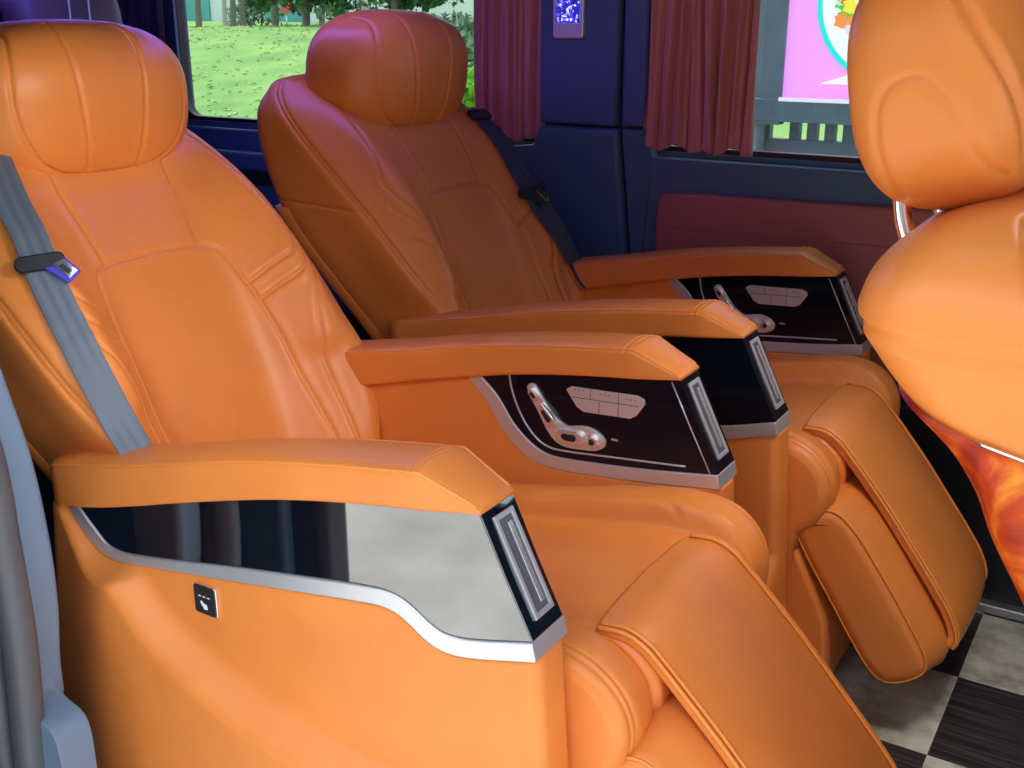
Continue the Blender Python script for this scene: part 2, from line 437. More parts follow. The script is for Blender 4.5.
        keys = [[(-.313,.650),(-.309,.656),(-.303,.654),(-.293,.642),(-.300,.637)],
                [(-.297,.630),(-.289,.636),(-.281,.630),(-.262,.607),(-.270,.598),(-.279,.604)],
                [(-.266,.592),(-.258,.600),(-.240,.600),(-.222,.601),(-.214,.596),(-.216,.581),(-.240,.578),(-.258,.580)],
                [(-.207,.599),(-.199,.600),(-.190,.594),(-.190,.586),(-.198,.581),(-.207,.583)]]
        for kpts in keys:
            c = catmull(kpts+[kpts[0]], 30)[:-1]
            k = extrude_xz('switch_key', [tuple(p) for p in c], yb-.011, yb-.002, M['key'], plate, .0025, 3, 30)
            c2 = c.mean(0)+(c-c.mean(0))*.5
            extrude_xz('key_cap', [tuple(p) for p in c2], yb-.0122, yb-.009, M['dark'], plate, .001, 2, 30)
        # slanted five-key pad
        Q = [(-.249,.664),(-.240,.670),(-.130,.675),(-.119,.671),(-.117,.664),(-.131,.643),(-.141,.637),(-.218,.633),(-.230,.639)]
        out = catmull(Q+[Q[0]], 100)[:-1]
        Q = resample(np.array(Q+[Q[0]]), .002)[:-1]
        mem = extrude_xz('key_pad', [tuple(p) for p in Q], yb-.003, yb+.001, M['satin'], root, .0012, 2, 40)
        lines = [[(-.238,.654),(-.127,.659)], [(-.207,.6545),(-.207,.671)], [(-.160,.657),(-.160,.673)], [(-.192,.635),(-.192,.655)], [(-.160,.637),(-.160,.657)]]
        each_tube('key_gap', [[(a[0], yb-.003, a[1]), (b[0], yb-.003, b[1])] for a, b in lines], .0006, M['slot'], mem, 6)
        dots = []
        for cx in (-.226, -.183, -.140):
            for dx in (-.007, 0, .007): dots.append([(cx+dx-.0014, yb-.0031, .667), (cx+dx+.0014, yb-.0031, .667)])
        each_tube('key_symbol', dots, .0007, M['slot'], mem, 6)
        boxes('indicator', [(-.171, yb-.0012, .5965, -.160, yb+.001, .5995)], M['satin'], root)
    # stitching across the pad behind its sloping front
    return base

def build_cushion(root):
    Pc = catmull([(-.66,.452),(-.5,.456),(-.35,.466),(-.2,.486),(-.1,.503),(-.02,.514),(.04,.506),(.074,.476),(.080,.43),(.062,.38),(.03,.34)], 150)
    Pb = catmull([(-.66,.470),(-.5,.476),(-.35,.493),(-.24,.511),(-.105,.541),(-.012,.554),(.045,.542),(.082,.50),(.087,.44),(.068,.39),(.03,.345)], 150)
    Pn = catmull([(-.66,.470),(-.5,.476),(-.35,.490),(-.24,.503),(-.105,.516),(-.012,.520),(.032,.506),(.064,.476),(.076,.438),(.066,.392),(.03,.348)], 150)
    ys = np.linspace(-.224, .224, 230); V = []
    for y in ys:
        a = abs(y); w = sstep((a-.128)/.03)
        crown = .010*math.cos(PI*y/.29) if a < .14 else 0
        P = Pc*(1-w)+(Pb if y > 0 else Pn)*w
        e = (a-.202)/.022; dz = 0.
        if e > 0: dz = .018*(1-math.sqrt(max(0, 1-min(e, 1)**2)))
        T = np.gradient(P, axis=0); T /= np.linalg.norm(T, axis=1)[:, None]; N = np.stack([-T[:, 1], T[:, 0]], 1)
        g = .007*math.exp(-((a-.142)/.006)**2)
        puff = .006*math.exp(-((a-.185)/.03)**2)
        Q = P+N*(-dz-g+puff)
        V += [(q[0], y, q[1]) for q in Q]
    n, m = len(ys), len(Pc); f = grid_faces(n, m)
    # close the body underneath
    k = len(V)
    for i, y in enumerate(ys): V.append((-.66, y, .30)); V.append((.03, y, .30))
    for i in range(n-1):
        f.append((i*m, (i+1)*m, k+2*(i+1), k+2*i)); f.append(((i+1)*m-1, k+2*i+1, k+2*(i+1)+1, (i+2)*m-1)); f.append((k+2*i, k+2*(i+1), k+2*(i+1)+1, k+2*i+1))
    for i in (0, n-1):
        s = [i*m+j for j in range(m)]+[k+2*i+1, k+2*i]
        b0 = len(V); V += [V[q] for q in s]; s = list(range(b0, len(V)))
        f.append(tuple(s if i == 0 else s[::-1]))
    o = mesh_obj('seat_cushion', V, f, M['leather'], root)
    for p in list(o.data.polygons)[-2:]: p.use_smooth = False
    b = BVHTree.FromPolygons([v.co.copy() for v in o.data.vertices], [tuple(p.vertices) for p in o.data.polygons]); S_ = []
    for s in (-1, 1):
        arc = catmull([(-.09, s*.178), (-.06, s*.160), (-.036, s*.152), (-.021, s*.147)], 24)
        h, _ = snap(b, [(x, y, 0) for x, y in arc], (0, 0, -1), 1.); S_.append(h)
        Pe = Pb if s > 0 else Pn
        edge = [np.array(b.find_nearest(Vector((p[0]+.004, s*.200, p[1]+.002)))[0]) for p in Pe[70:140]]; S_.append(edge)
        edge = [np.array(b.find_nearest(Vector((p[0]+.004, s*.2085, p[1]-.001)))[0]) for p in Pe[70:140]]; S_.append(edge)
    groove(o, S_, .0025, .0022, .0006)
    return o
FLAP = [(-.004,.518),(.035,.521),(.062,.510),(.082,.493),(.125,.452),(.165,.412),(.22,.352),(.272,.294),(.303,.255),(.320,.218),(.318,.195)]
def build_legrest(root):
    pv = (.02, .47)
    P = catmull(FLAP, 120); T = np.gradient(P, axis=0); T /= np.linalg.norm(T, axis=1)[:, None]; N = np.stack([-T[:, 1], T[:, 0]], 1)
    N *= np.sign(N[5][1])
    hw = .1405; rings = []
    for i in range(len(P)):
        ring = []
        for j in range(64):
            a = 2*PI*j/64; ca, sa = math.cos(a), math.sin(a)
            yy = math.copysign(abs(ca)**.25, ca)*hw; h = math.copysign(abs(sa)**.6, sa)*.010
            if sa > 0: h += .010*(1-(yy/hw)**2)
            q = P[i]+N[i]*(h-.008); ring.append((q[0]-pv[0], yy, q[1]-pv[1]))
        rings.append(ring)
    flap = loft('legrest', rings, M['leather'], root, flip=True)
    flap.location = (pv[0], 0, pv[1])
    edge = []
    for s in (-1, 1):
        for (off, up) in ((.0015, .0005), (-.006, .003)):
            edge.append([(P[i][0]+N[i][0]*up-pv[0], s*(hw+off), P[i][1]+N[i][1]*up-pv[1]) for i in range(1, len(P)-1)])
    each_tube('piping', edge, .0030, M['pipe'], flap, 8)
    blk = [(.034,.385),(.058,.408),(.096,.415),(.132,.393),(.178,.345),(.256,.252),(.290,.204),(.294,.178),(.282,.157),(.254,.134),(.228,.127),(.204,.138),(.104,.256),(.049,.326),(.032,.356)]
    c = catmull(blk+[blk[0]], 120)[:-1]
    ys = np.r_[-.214+.022*(1-np.cos(np.linspace(0, PI/2, 10))), np.linspace(-.19, .19, 40), .214-.022*(1-np.cos(np.linspace(PI/2, 0, 10)))]
    ctr = c.mean(0); rings = []
    Tc = np.roll(c, -1, 0)-np.roll(c, 1, 0); Tc /= np.linalg.norm(Tc, axis=1)[:, None]; Nc = np.stack([Tc[:, 1], -Tc[:, 0]], 1)
    if ((c-ctr)*Nc).sum() < 0: Nc = -Nc
    for y in ys:
        e = max(0, (abs(y)-.192)/.022); ins = .022*(1-math.sqrt(max(0, 1-min(1, e)**2)))
        cw = .017*float(sstep((.205-abs(y))/.060))
        off = [ins-cw*float(sstep((nn[0]*.76+nn[1]*.65-.1)/.5)) for nn in Nc]
        rings.append([(p[0]-nn[0]*o_-pv[0], y, p[1]-nn[1]*o_-pv[1]) for p, nn, o_ in zip(c, Nc, off)])
    b = loft('legrest_cushion', rings, M['leather'], flap)
    sm = []
    for s in (-1, 1):
        sm.append([(p[0]-nn[0]*.004-pv[0], s*.2085, p[1]-nn[1]*.004-pv[1]) for p, nn in zip(c, Nc)])
    each_tube('seam', sm, .0022, M['pipe'], b, 8, True)
    return flap
def build_seat(loc, label, lifts=(0., 0.), dF=0.):
    r = thing('captain_seat', loc, label, 'seat', 'captain seats of the second row')
    back = build_backrest(r, dF); back.location = (PIV[0], 0, PIV[1])
    back['label'] = 'quilted orange leather backrest'
    # rear shell hugging the lower back
    rings = []
    for z in np.linspace(.40, .835, 40):
        R_, Y = float(zR(z)), float(zY(z))+.006
        half = [(R_+.045, Y-.006), (R_+.04, Y), (R_+.005, Y), (R_-.012, Y-.03), (R_-.024, .1), (R_-.026, 0)]
        c = catmull(half, 40); l = c[::-1][1:].copy(); l[:, 1] *= -1
        ring = np.vstack([c, l]); rings.append([(p[0]-PIV[0], p[1], z-PIV[1]) for p in ring])
    sh = loft('back_shell', rings, M['leather'], back, flip=True)
    def hshape(x, y, z):
        x2 = x-.45*y*y*(.6+.4*math.tanh(x/.03))     # gentle wrap-round
        return x2, y, z
    hr = super_loft('headrest', -.982-PIV[0], 0, 1.088-PIV[1],   .108, .206, .127, .56, .76, M['leather'], r, 210, 340, math.radians(6), hshape)
    press_front(hr, HEAD_SEAMS, .0046, .0022, .0008)
    hr.location = (PIV[0], 0, PIV[1])
    build_cushion(r); build_legrest(r)
    b1 = build_arm(r, -1, lifts[0]); b2 = build_arm(r, 1, lifts[1])
    extrude_xz('seat_box', [(-.66,.07),(.105,.07),(.092,.20),(.030,.325),(-.66,.325)], -.222, .222, M['leather'], r, .008)
    for y_ in (-.20, .13): boxes('floor_rail', [(-.70, y_, 0, .06, y_+.07, .10)], M['plastic'], r, .008)
    for y_ in (-.28, .235): boxes('skid', [(-.78, y_, .0, .0, y_+.045, .06)], M['plastic'], r, .008)
    return r, back, hr

def copy_tree(o, parent=None):
    c = o.copy(); COL.objects.link(c); c.parent = parent
    for ch in list(o.children): copy_tree(ch, c)
    return c

YN, YF = .2275, 1.0
near, near_back, near_head = build_seat((0, YN, 0), 'bright orange leather captain seat nearest the open door, its two armrests in front', (0., .022), .034)
far, far_back, far_head = build_seat((0, YF, 0), 'shaded brown-orange captain seat beside the far wall, under the two curtains', (.020, .030), 0.)
def child(o, stem): return [c for c in o.children if c.name.split('.')[0] == stem]
for st in ('backrest', 'headrest'):
    child(near, st)[0].rotation_euler = (0, -math.radians(2.6), 0)
child(near, 'headrest')[0].location.x -= .022
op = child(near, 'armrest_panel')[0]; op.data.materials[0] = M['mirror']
child(far, 'legrest')[0].rotation_euler = (0, math.radians(5.2), 0)
bpy.context.view_layer.update()

# ------------------------------------------------------------------ seat belts
def ribbon(name, pts, nrm, w, mat, parent=None, th=.0012, ribs=True):
    P = catmull(pts, 90); N = catmull(nrm, 90); N /= np.linalg.norm(N, axis=1)[:, None]
    T = np.gradient(P, axis=0); T /= np.linalg.norm(T, axis=1)[:, None]
    B = np.cross(T, N); B /= np.linalg.norm(B, axis=1)[:, None]; N = np.cross(B, T)
    us = np.linspace(-.5, .5, 25); rings = []
    for i in range(len(P)):
        prof = []
        for u in us:
            h = .0006*math.cos(u*2*PI*3) if ribs else 0
            prof.append(P[i]+B[i]*u*w+N[i]*(th+h))
        for u in us[::-1]: prof.append(P[i]+B[i]*u*w-N[i]*th*.2)
        rings.append(prof)
    return loft(name, rings, mat, parent)
def belt_path(seat, yz, off):
    bvh = world_bvh([child(seat, 'backrest')[0], child(seat, 'seat_cushion')[0]])
    H, N = snap(bvh, [(0, y, z) for y, z in yz], (-1, 0, 0), 1.0, off)
    return H, N

def build_belt(seat, y0, yz, mat, w, label, i_stop, flip):
    r = thing('seat_belt', (0, y0, 0), label, 'seat belt', 'seat belts of the captain seats')
    c = catmull(yz, 60)
    H, N = belt_path(seat, [(y+y0, z) for y, z in c], .0075)
    H = [h-np.array([0, y0, 0]) for h in H]
    Hs = np.array(H); k = 9                                     # webbing spans small hollows in a taut line
    pad = np.pad(Hs, ((k, k), (0, 0)), 'edge'); sm = np.array([pad[i:i+2*k+1].mean(0) for i in range(len(Hs))])
    sm[:, 0] = np.maximum(sm[:, 0], Hs[:, 0]); Hs = sm
    Ns = np.array(N); pad = np.pad(Ns, ((k, k), (0, 0)), 'edge'); Ns = np.array([pad[i:i+2*k+1].mean(0) for i in range(len(Ns))])
    ribbon('webbing', Hs, Ns, w, mat, r)
    def frame(i):
        T = Hs[min(i+2, len(Hs)-1)]-Hs[max(i-2, 0)]; T /= np.linalg.norm(T); n = Ns[i]/np.linalg.norm(Ns[i]); B = np.cross(T, n); B /= np.linalg.norm(B)
        if B[1] < 0: B = -B
        n = np.cross(B, T); n = n if n[0] > 0 else -n
        return Hs[i], T, B, n
    def plate(name, poly, i, lo, hi, mat, par, ang=0., bw=.0015):
        p, T, B, n = frame(i); ca, sa = math.cos(ang), math.sin(ang); U, W = B*ca+T*sa, T*ca-B*sa
        m_ = len(poly); V = [p+U*a+W*b+n*lo for a, b in poly]+[p+U*a+W*b+n*hi for a, b in poly]
        f = [tuple(range(m_-1, -1, -1)), tuple(range(m_, 2*m_))]+[(q, (q+1) % m_, m_+(q+1) % m_, m_+q) for q in range(m_)]
        o = mesh_obj(name, V, f, mat, par)
        bm = bmesh.new(); bm.from_mesh(o.data); bmesh.ops.recalc_face_normals(bm, faces=bm.faces[:]); bm.to_mesh(o.data); bm.free()
        o.data.polygons.foreach_set('use_smooth', [True]*len(o.data.polygons)); bevel(o, bw, 3); return o
    st = plate('stopper', rrect2(-w*.72, -.011, w*.74, .012, .010), i_stop, -.001, .009, M['plastic'], r, math.radians(10), .003)
    tg = plate('tongue', [(-.001,.006),(.030,.002),(.044,.036),(.022,.045)] if not flip else [(-.020,.006),(.020,.004),(.022,.040),(-.012,.042)], i_stop, .004, .0085, M['blueplastic'] if not flip else M['plastic'], r, math.radians(-6), .0012)
    plate('tongue_blade', [(.014,.012),(.030,.010),(.041,.034),(.026,.040)] if not flip else [(.004,.008),(.018,.008),(.020,.038),(.008,.038)], i_stop, .0075, .0098, M['chrome'], tg, math.radians(-6), .0006)
    plate('tongue_slot', [(.020,.018),(.027,.017),(.034,.031),(.028,.034)] if not flip else [(.008,.012),(.014,.012),(.016,.034),(.011,.034)], i_stop, .009, .0105, M['dark'], tg, math.radians(-6), .0004)
    gd = plate('belt_guide', rrect2(-w*.66, -.016, w*.66, .014, .008), 1, -.004, .007, M['plastic'], r, 0., .003)
    plate('guide_rim', rrect2(-w*.68, -.021, w*.66, -.014, .003), 1, -.003, .008, M['chrome'], gd, 0., .001)
    return r
def rrect2(x0, z0, x1, z1, r, n=6):
    p = []
    for cx, cz, a0 in ((x1-r, z1-r, 0), (x0+r, z1-r, PI/2), (x0+r, z0+r, PI), (x1-r, z0+r, 1.5*PI)):
        for a in np.linspace(a0, a0+PI/2, n): p.append((cx+r*math.cos(a), cz+r*math.sin(a)))
    return p
build_belt(near, YN, [(-.165,1.03),(-.182,1.005),(-.2007,.9767),(-.2242,.9288),(-.2358,.8794),(-.241,.844),(-.247,.775),(-.2508,.705),(-.252,.66),(-.252,.60)], M['webbing'], .046,
    'grey seat belt with blue tongue across the bright near seat', 25, False)
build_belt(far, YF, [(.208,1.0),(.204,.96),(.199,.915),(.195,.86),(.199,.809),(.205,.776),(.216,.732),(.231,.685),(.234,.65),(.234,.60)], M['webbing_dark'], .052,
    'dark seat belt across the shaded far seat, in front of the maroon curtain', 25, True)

# ------------------------------------------------------------------ front seat
def build_front_seat():
    r = thing('front_seat', (.55, .20, 0), 'orange front seat with wood-grain shell and chrome headrest posts, cut off by the right edge', 'seat')
    ox, oy = .55, .20
    Rr = cr([(.30,.585),(.45,.54),(.60,.485),(.723,.442),(.79,.404),(.83,.386),(.865,.360),(.90,.318),(.94,.282),(.965,.270),(.99,.275),(1.01,.290),(1.03,.318),(1.045,.35),(1.052,.39)])
    Rf = cr([(.30,.76),(.45,.715),(.60,.66),(.723,.612),(.79,.578),(.865,.545),(.94,.51),(.98,.492),(1.01,.455),(1.03,.43),(1.045,.41),(1.052,.40)])
    Yh = cr([(.30,.235),(.6,.25),(.85,.262),(.93,.268),(.965,.268),(.99,.262),(1.015,.245),(1.035,.215),(1.048,.17),(1.053,.13)])
    def ring(z, grow=0., n=160):
        a, b, y = float(Rr(z))-grow, float(Rf(z))+grow*.3, float(Yh(z))+grow; xm, hx = (a+b)/2, (b-a)/2; out = []
        for j in range(n):
            t = 2*PI*j/n; ca, sa = math.cos(t), math.sin(t); e = .55
            out.append((xm+math.copysign(abs(ca)**e, ca)*hx-ox, math.copysign(abs(sa)**e, sa)*y, z))
        return out
    zs = np.r_[np.linspace(.34, 1.0, 130), 1.0+.052*np.sin(np.linspace(0, PI/2, 24))[1:]]
    back = loft('backrest', [ring(z) for z in zs], M['leather'], r, flip=False)
    ring_at = lambda z0, k: [p for p in ring(z0, .0)]
    sm = ring(.957); sm = [(p[0], p[1], p[2]-.0+.02*(-(p[0]+ox-.29))*.6) for p in sm]
    fs = [( .375+ (1.035-z)*.55-ox+.03, -.25, z) for z in np.linspace(.55, 1.045, 40)]
    bv = BVHTree.FromPolygons([v.co.copy() for v in back.data.vertices], [tuple(p.vertices) for p in back.data.polygons])
    f2 = []
    for p in fs:
        h = bv.ray_cast(Vector((p[0], -1, p[2])), Vector((0, 1, 0)))[0]
        if h is not None: f2.append(tuple(h))
    sm2 = []
    for p in sm:
        h = bv.find_nearest(Vector(p))[0]; sm2.append(tuple(h))
    groove(back, [sm2, f2], .004, .004, .0015)
    # wood shell over the lower rear of the backrest
    rings = []
    def ringz(zs_):
        out = []
        for j, z in enumerate(zs_):
            a, b, y = float(Rr(z))-.004, float(Rf(z))-.02, float(Yh(z))+.004; xm, hx = (a+b)/2, (b-a)/2
            t = 2*PI*j/len(zs_); ca, sa = math.cos(t), math.sin(t); e = .55
            out.append((xm+math.copysign(abs(ca)**e, ca)*hx-ox, math.copysign(abs(sa)**e, sa)*y, z))
        return out
    R2 = []
    for v in np.linspace(0, 1, 70):
        zz = []
        for j in range(160):
            ca = math.cos(2*PI*j/160); f = (1+math.copysign(abs(ca)**.55, ca))/2     # 0 rear .. 1 front
            zt = .905-.050*f; zz.append(.36+v*(zt-.36))
        R2.append(ringz(zz))
    shell = loft('wood_shell', R2, M['wood'], r)
    shell['label'] = 'glossy orange-red burl wood shell'
    top = R2[-1]; tubes('shell_trim', [[(p[0], p[1], p[2]+.001) for p in top if p[1] < -.1 and p[0] > .400-ox]], .0013, M['chrome'], shell, 8)
    def hs(x, y, z):
        return x-.25*y*y, y, z
    hd = super_loft('headrest', .307-ox, 0, 1.147, .084, .150, .119, .62, .74, M['leather'], r, 160, 240, math.radians(-10), hs)
    bh = BVHTree.FromPolygons([v.co.copy() for v in hd.data.vertices], [tuple(p.vertices) for p in hd.data.polygons])
    U = [(.288,1.045),(.276,1.07),(.270,1.092),(.267,1.125),(.274,1.143),(.288,1.152),(.301,1.153),(.314,1.145),(.324,1.135),(.342,1.105),(.357,1.083),(.370,1.072)]
    U = [tuple(q) for q in catmull(U, 50)]
    s1, _ = snap(bh, [(x-ox, 0, z) for x, z in U], (0, 1, 0), 1.)
    E_ = [(.300,1.235),(.323,1.211),(.341,1.187),(.358,1.163),(.371,1.139),(.380,1.11),(.382,1.085)]
    s2, _ = snap(bh, [(x-ox, 0, z) for x, z in catmull(E_, 50)], (0, 1, 0), 1.)
    groove(hd, [s1], .0022, .0022, .0008); groove(hd, [s2], .004, .003, .0016)
    for s in (-1, 1):
        tubes('headrest_post', [catmull([(.280-ox, s*.078, 1.075), (.282-ox, s*.078, 1.035), (.290-ox, s*.078, 1.008), (.318-ox, s*.078, .96)], 20)], .0085, M['chrome'], r, 14)
    each_tube('post_collar', [[(.300-ox, s*.078, .996), (.304-ox, s*.078, .988)] for s in (-1, 1)], .014, M['plastic'], r, 14)
    # cushion, mostly out of the frame
    super_loft('seat_cushion', .86-ox, 0, .44, .30, .26, .095, .4, .4, M['leather'], r, 60, 50, math.radians(-6))
    boxes('seat_box', [(.62-ox, -.21, 0, 1.08-ox, .21, .36)], M['plastic'], r, .02)
    return r
m = M['wood'] = new_mat('burl_wood', (.8, .2, .03), .38, spec=.2, coat=.04)
tc = nd(m, 'ShaderNodeTexCoord'); n1 = nd(m, 'ShaderNodeTexNoise', Scale=15., Detail=7., Distortion=1.2); rp = nd(m, 'ShaderNodeValToRGB')
e = rp.color_ramp.elements; e[0].position = .34; e[0].color = (.28, .016, .004, 1); e[1].position = .70; e[1].color = (.78, .25, .018, 1)
e2 = rp.color_ramp.elements.new(.52); e2.color = (.50, .050, .006, 1)
lk(m, tc.outputs['Object'], n1.inputs['Vector']); lk(m, n1.outputs[0], rp.inputs[0]); lk(m, rp.outputs[0], m.node_tree.nodes['Principled BSDF'].inputs['Base Color'])
front = build_front_seat()

# ------------------------------------------------------------------ the van around them
m = M['tile'] = new_mat('chequer_vinyl', (.5, .5, .5), .38)
g = m.node_tree.nodes; b = g['Principled BSDF']
tc = nd(m, 'ShaderNodeTexCoord'); mp = nd(m, 'ShaderNodeMapping'); mp.inputs['Location'].default_value = (-.286, -1.059, 0)
lk(m, tc.outputs['Object'], mp.inputs[0])
ck = nd(m, 'ShaderNodeTexChecker', Scale=1/.274); ck.inputs['Color1'].default_value = (1,1,1,1); ck.inputs['Color2'].default_value = (0,0,0,1)
lk(m, mp.outputs[0], ck.inputs['Vector'])
nl = nd(m, 'ShaderNodeTexNoise', Scale=9., Detail=8., Roughness=.65); rl = nd(m, 'ShaderNodeValToRGB')
rl.color_ramp.elements[0].position = .36; rl.color_ramp.elements[0].color = (.34, .32, .23, 1); rl.color_ramp.elements[1].position = .56; rl.color_ramp.elements[1].color = (.74, .73, .63, 1)
lk(m, tc.outputs['Object'], nl.inputs['Vector']); lk(m, nl.outputs[0], rl.inputs[0])
ms = nd(m, 'ShaderNodeMapping'); ms.inputs['Scale'].default_value = (3., 90., 1.); lk(m, tc.outputs['Object'], ms.inputs[0])
ng = nd(m, 'ShaderNodeTexNoise', Scale=1.6, Detail=4.); rd = nd(m, 'ShaderNodeValToRGB')
rd.color_ramp.elements[0].position = .42; rd.color_ramp.elements[0].color = (.022, .020, .020, 1); rd.color_ramp.elements[1].position = .66; rd.color_ramp.elements[1].color = (.085, .075, .075, 1)
lk(m, ms.outputs[0], ng.inputs['Vector']); lk(m, ng.outputs[0], rd.inputs[0])
mx = nd(m, 'ShaderNodeMix'); mx.data_type = 'RGBA'
lk(m, ck.outputs['Fac'], mx.inputs[0]); lk(m, rl.outputs[0], mx.inputs[6]); lk(m, rd.outputs[0], mx.inputs[7]); lk(m, mx.outputs[2], b.inputs['Base Color'])

structure(boxes('floor', [(-3.0, -.22, -.06, 1.7, 1.50, 0)], M['tile']))
XR = -3.0
structure(boxes('wall_far', [(XR, 1.45, 0, 1.7, 1.50, .905), (-.885, 1.45, .905, -.56, 1.50, 1.40), (XR, 1.45, .905, -2.14, 1.50, 1.40), (1.2, 1.45, .905, 1.7, 1.50, 1.40), (XR, 1.45, 1.37, 1.7, 1.50, 1.45)], M['navy']))
structure(boxes('ceiling', [(XR, -.26, 1.40, 1.62, 1.60, 1.47)], M['roof']))
structure(boxes('wall_rear', [(XR-.05, -.26, 0, XR, 1.60, 1.47)], M['roof']))
structure(boxes('wall_near', [(XR, -.30, -.1, -.72, -.23, 1.40)], M['navy']))
structure(boxes('wall_front_blocker', [(1.45, -.22, 0, 1.7, 1.45, .86), (1.45, .10, .80, 1.6, 1.45, 1.40)], M['plastic'], bw=.05))  # upper box is added to block windscreen daylight from the far seat
# trims on the far side
structure(boxes('trim_1', [(-.862, 1.412, .957, -.655, 1.45, 1.40)], M['pillar'], bw=.012))
structure(boxes('trim_2', [(-.648, 1.420, .957, -.585, 1.45, 1.40)], M['pillar'], bw=.012))
def slab(name, poly, y0, y1, mat, bw): return structure(extrude_xz(name, poly, y0, y1, mat, None, bw, 3, 25))
slab('trim_3', [(-.90,.40),(-.60,.40),(-.615,.67),(-.648,.953),(-.862,.953),(-.875,.905),(-1.0,.89),(-1.05,.60)], 1.405, 1.45, M['navy'], .014)
slab('trim_4', [(-.60,.40),(1.6,.40),(1.6,.893),(-.56,.893),(-.585,.953),(-.642,.953),(-.61,.67),(-.594,.40)], 1.418, 1.45, M['navy'], .012)
slab('trim_5', [(XR,.40),(-1.05,.40),(-1.05,.89),(XR,.89)], 1.425, 1.45, M['navy'], .012)
structure(boxes('trim_6', [(XR, 1.375, .775, -1.04, 1.43, .832)], M['navy'], bw=.014))
structure(boxes('trim_7', [(XR, 1.36, .02, 1.6, 1.45, .42)], M['dark'], bw=.01))
structure(boxes('trim_8', [(XR, 1.335, 0, 1.6, 1.38, .022)], M['sill'], bw=.005))
pt = catmull([(-.534,.60),(-.534,.79),(-.525,.812),(-.50,.818),(-.1,.826),(.4,.838),(1.2,.85)], 80)
pan = extrude_xz('door_panel', [tuple(p) for p in pt]+[(1.2,.46),(-.534,.46)], 1.392, 1.425, M['maroon'], None, .010, 3, 25)
tag(pan, 'long maroon leather panel on the far wall below the windows', 'panel')
bv = catmull([(-.5,.742),(-.1,.745),(.3,.755),(1.15,.77)], 40)
tubes('seam', [[(p[0], 1.3915, p[1]) for p in bv]], .0016, M['maroon'], pan, 8)

# windows: tinted panes in black rubber frames
m = M['glass'] = bpy.data.materials.new('tinted_glass'); m.use_nodes = True
nt = m.node_tree; nt.nodes.clear()
out = nd(m, 'ShaderNodeOutputMaterial'); tr = nd(m, 'ShaderNodeBsdfTransparent'); gl = nd(m, 'ShaderNodeBsdfGlossy'); mxs = nd(m, 'ShaderNodeMixShader'); fr = nd(m, 'ShaderNodeFresnel', IOR=1.45)
tr.inputs['Color'].default_value = (.62, .68, .66, 1); gl.inputs['Roughness'].default_value = .02
ge = nd(m, 'ShaderNodeNewGeometry'); iv = nd(m, 'ShaderNodeMath', operation='SUBTRACT'); iv.inputs[0].default_value = 1.; ml = nd(m, 'ShaderNodeMath', operation='MULTIPLY')
lk(m, ge.outputs['Backfacing'], iv.inputs[1]); lk(m, fr.outputs[0], ml.inputs[0]); lk(m, iv.outputs[0], ml.inputs[1])
lk(m, ml.outputs[0], mxs.inputs[0]); lk(m, tr.outputs[0], mxs.inputs[1]); lk(m, gl.outputs[0], mxs.inputs[2]); lk(m, mxs.outputs[0], out.inputs[0])
def rrect(x0, z0, x1, z1, r, n=8):
    p = []
    for cx, cz, a0 in ((x1-r, z1-r, 0), (x0+r, z1-r, PI/2), (x0+r, z0+r, PI), (x1-r, z0+r, 1.5*PI)):
        for a in np.linspace(a0, a0+PI/2, n): p.append((cx+r*math.cos(a), cz+r*math.sin(a)))
    return p
for k, (x0, x1) in enumerate(((-2.16, -.86), (-.60, 1.22))):
    pane = extrude_xz('window_%d' % (k+1), rrect(x0, .895, x1, 1.39, .06), 1.474, 1.478, M['glass']); structure(pane)
    O, I = rrect(x0-.01, .885, x1+.01, 1.40, .07), rrect(x0+.022, .916, x1-.022, 1.37, .05)
    n = len(O); V = [(x, 1.462, z) for x, z in O]+[(x, 1.490, z) for x, z in O]+[(x, 1.490, z) for x, z in I]+[(x, 1.462, z) for x, z in I]
    f = []
    for i in range(n):
        j = (i+1) % n
        for q in range(4): f.append((q*n+i, q*n+j, ((q+1) % 4)*n+j, ((q+1) % 4)*n+i))
    mesh_obj('window_frame', V, f, M['dark'], pane, False)

# curtains
def curtain(name, x0, x1, z0, z1, y, folds, amp, mat, label, seed=0, group=None):
    rs = np.random.RandomState(seed); nx, nz = 260, 70
    ph = np.cumsum(rs.uniform(.6, 1.4, nx)); ph = ph/ph[-1]*folds*2*PI
    am = amp*np.interp(np.linspace(0, 1, nx), np.linspace(0, 1, 14), rs.uniform(.45, 1.25, 14))
    drop = np.interp(np.linspace(0, 1, nx), np.linspace(0, 1, 9), rs.uniform(-.008, .006, 9))
    V = []
    for i, t in enumerate(np.linspace(0, 1, nz)):          # top to bottom
        z = z1+(z0-z1)*t; g = sstep((t-.72)/.28)
        for j in range(nx):
            u = j/(nx-1); lean = .012*math.sin(3*t+seed)*math.sin(2*PI*u*1.5)
            x = x0+(x1-x0)*u+lean*(1-abs(2*u-1))
            p = ph[j]+.5*math.sin(2.4*t+u*9+seed)
            yy = y+am[j]*(math.sin(p)+.35*math.sin(2.3*p+1.2+t*2))*(1-.25*g)
            x += .35*am[j]*math.cos(p)*g
            zz = z+g*(drop[j]+.006*math.sin(p*.5)) + g*.018*math.exp(-(u/.06)**2)
            V.append((x, yy-.010*math.sin(PI*t)*0, zz))
    o = mesh_obj(name, V, grid_faces(nz, nx), mat)
    sd = o.modifiers.new('thick', 'SOLIDIFY'); sd.thickness = .0022; sd.offset = 0
    return tag(o, label, 'curtain', group)
curtain('window_curtain', -1.062, -.858, .913, 1.392, 1.432, 6, .011, M['curtain'], 'maroon curtain gathered behind the far headrest, left of the pillar with the lamp', 3)
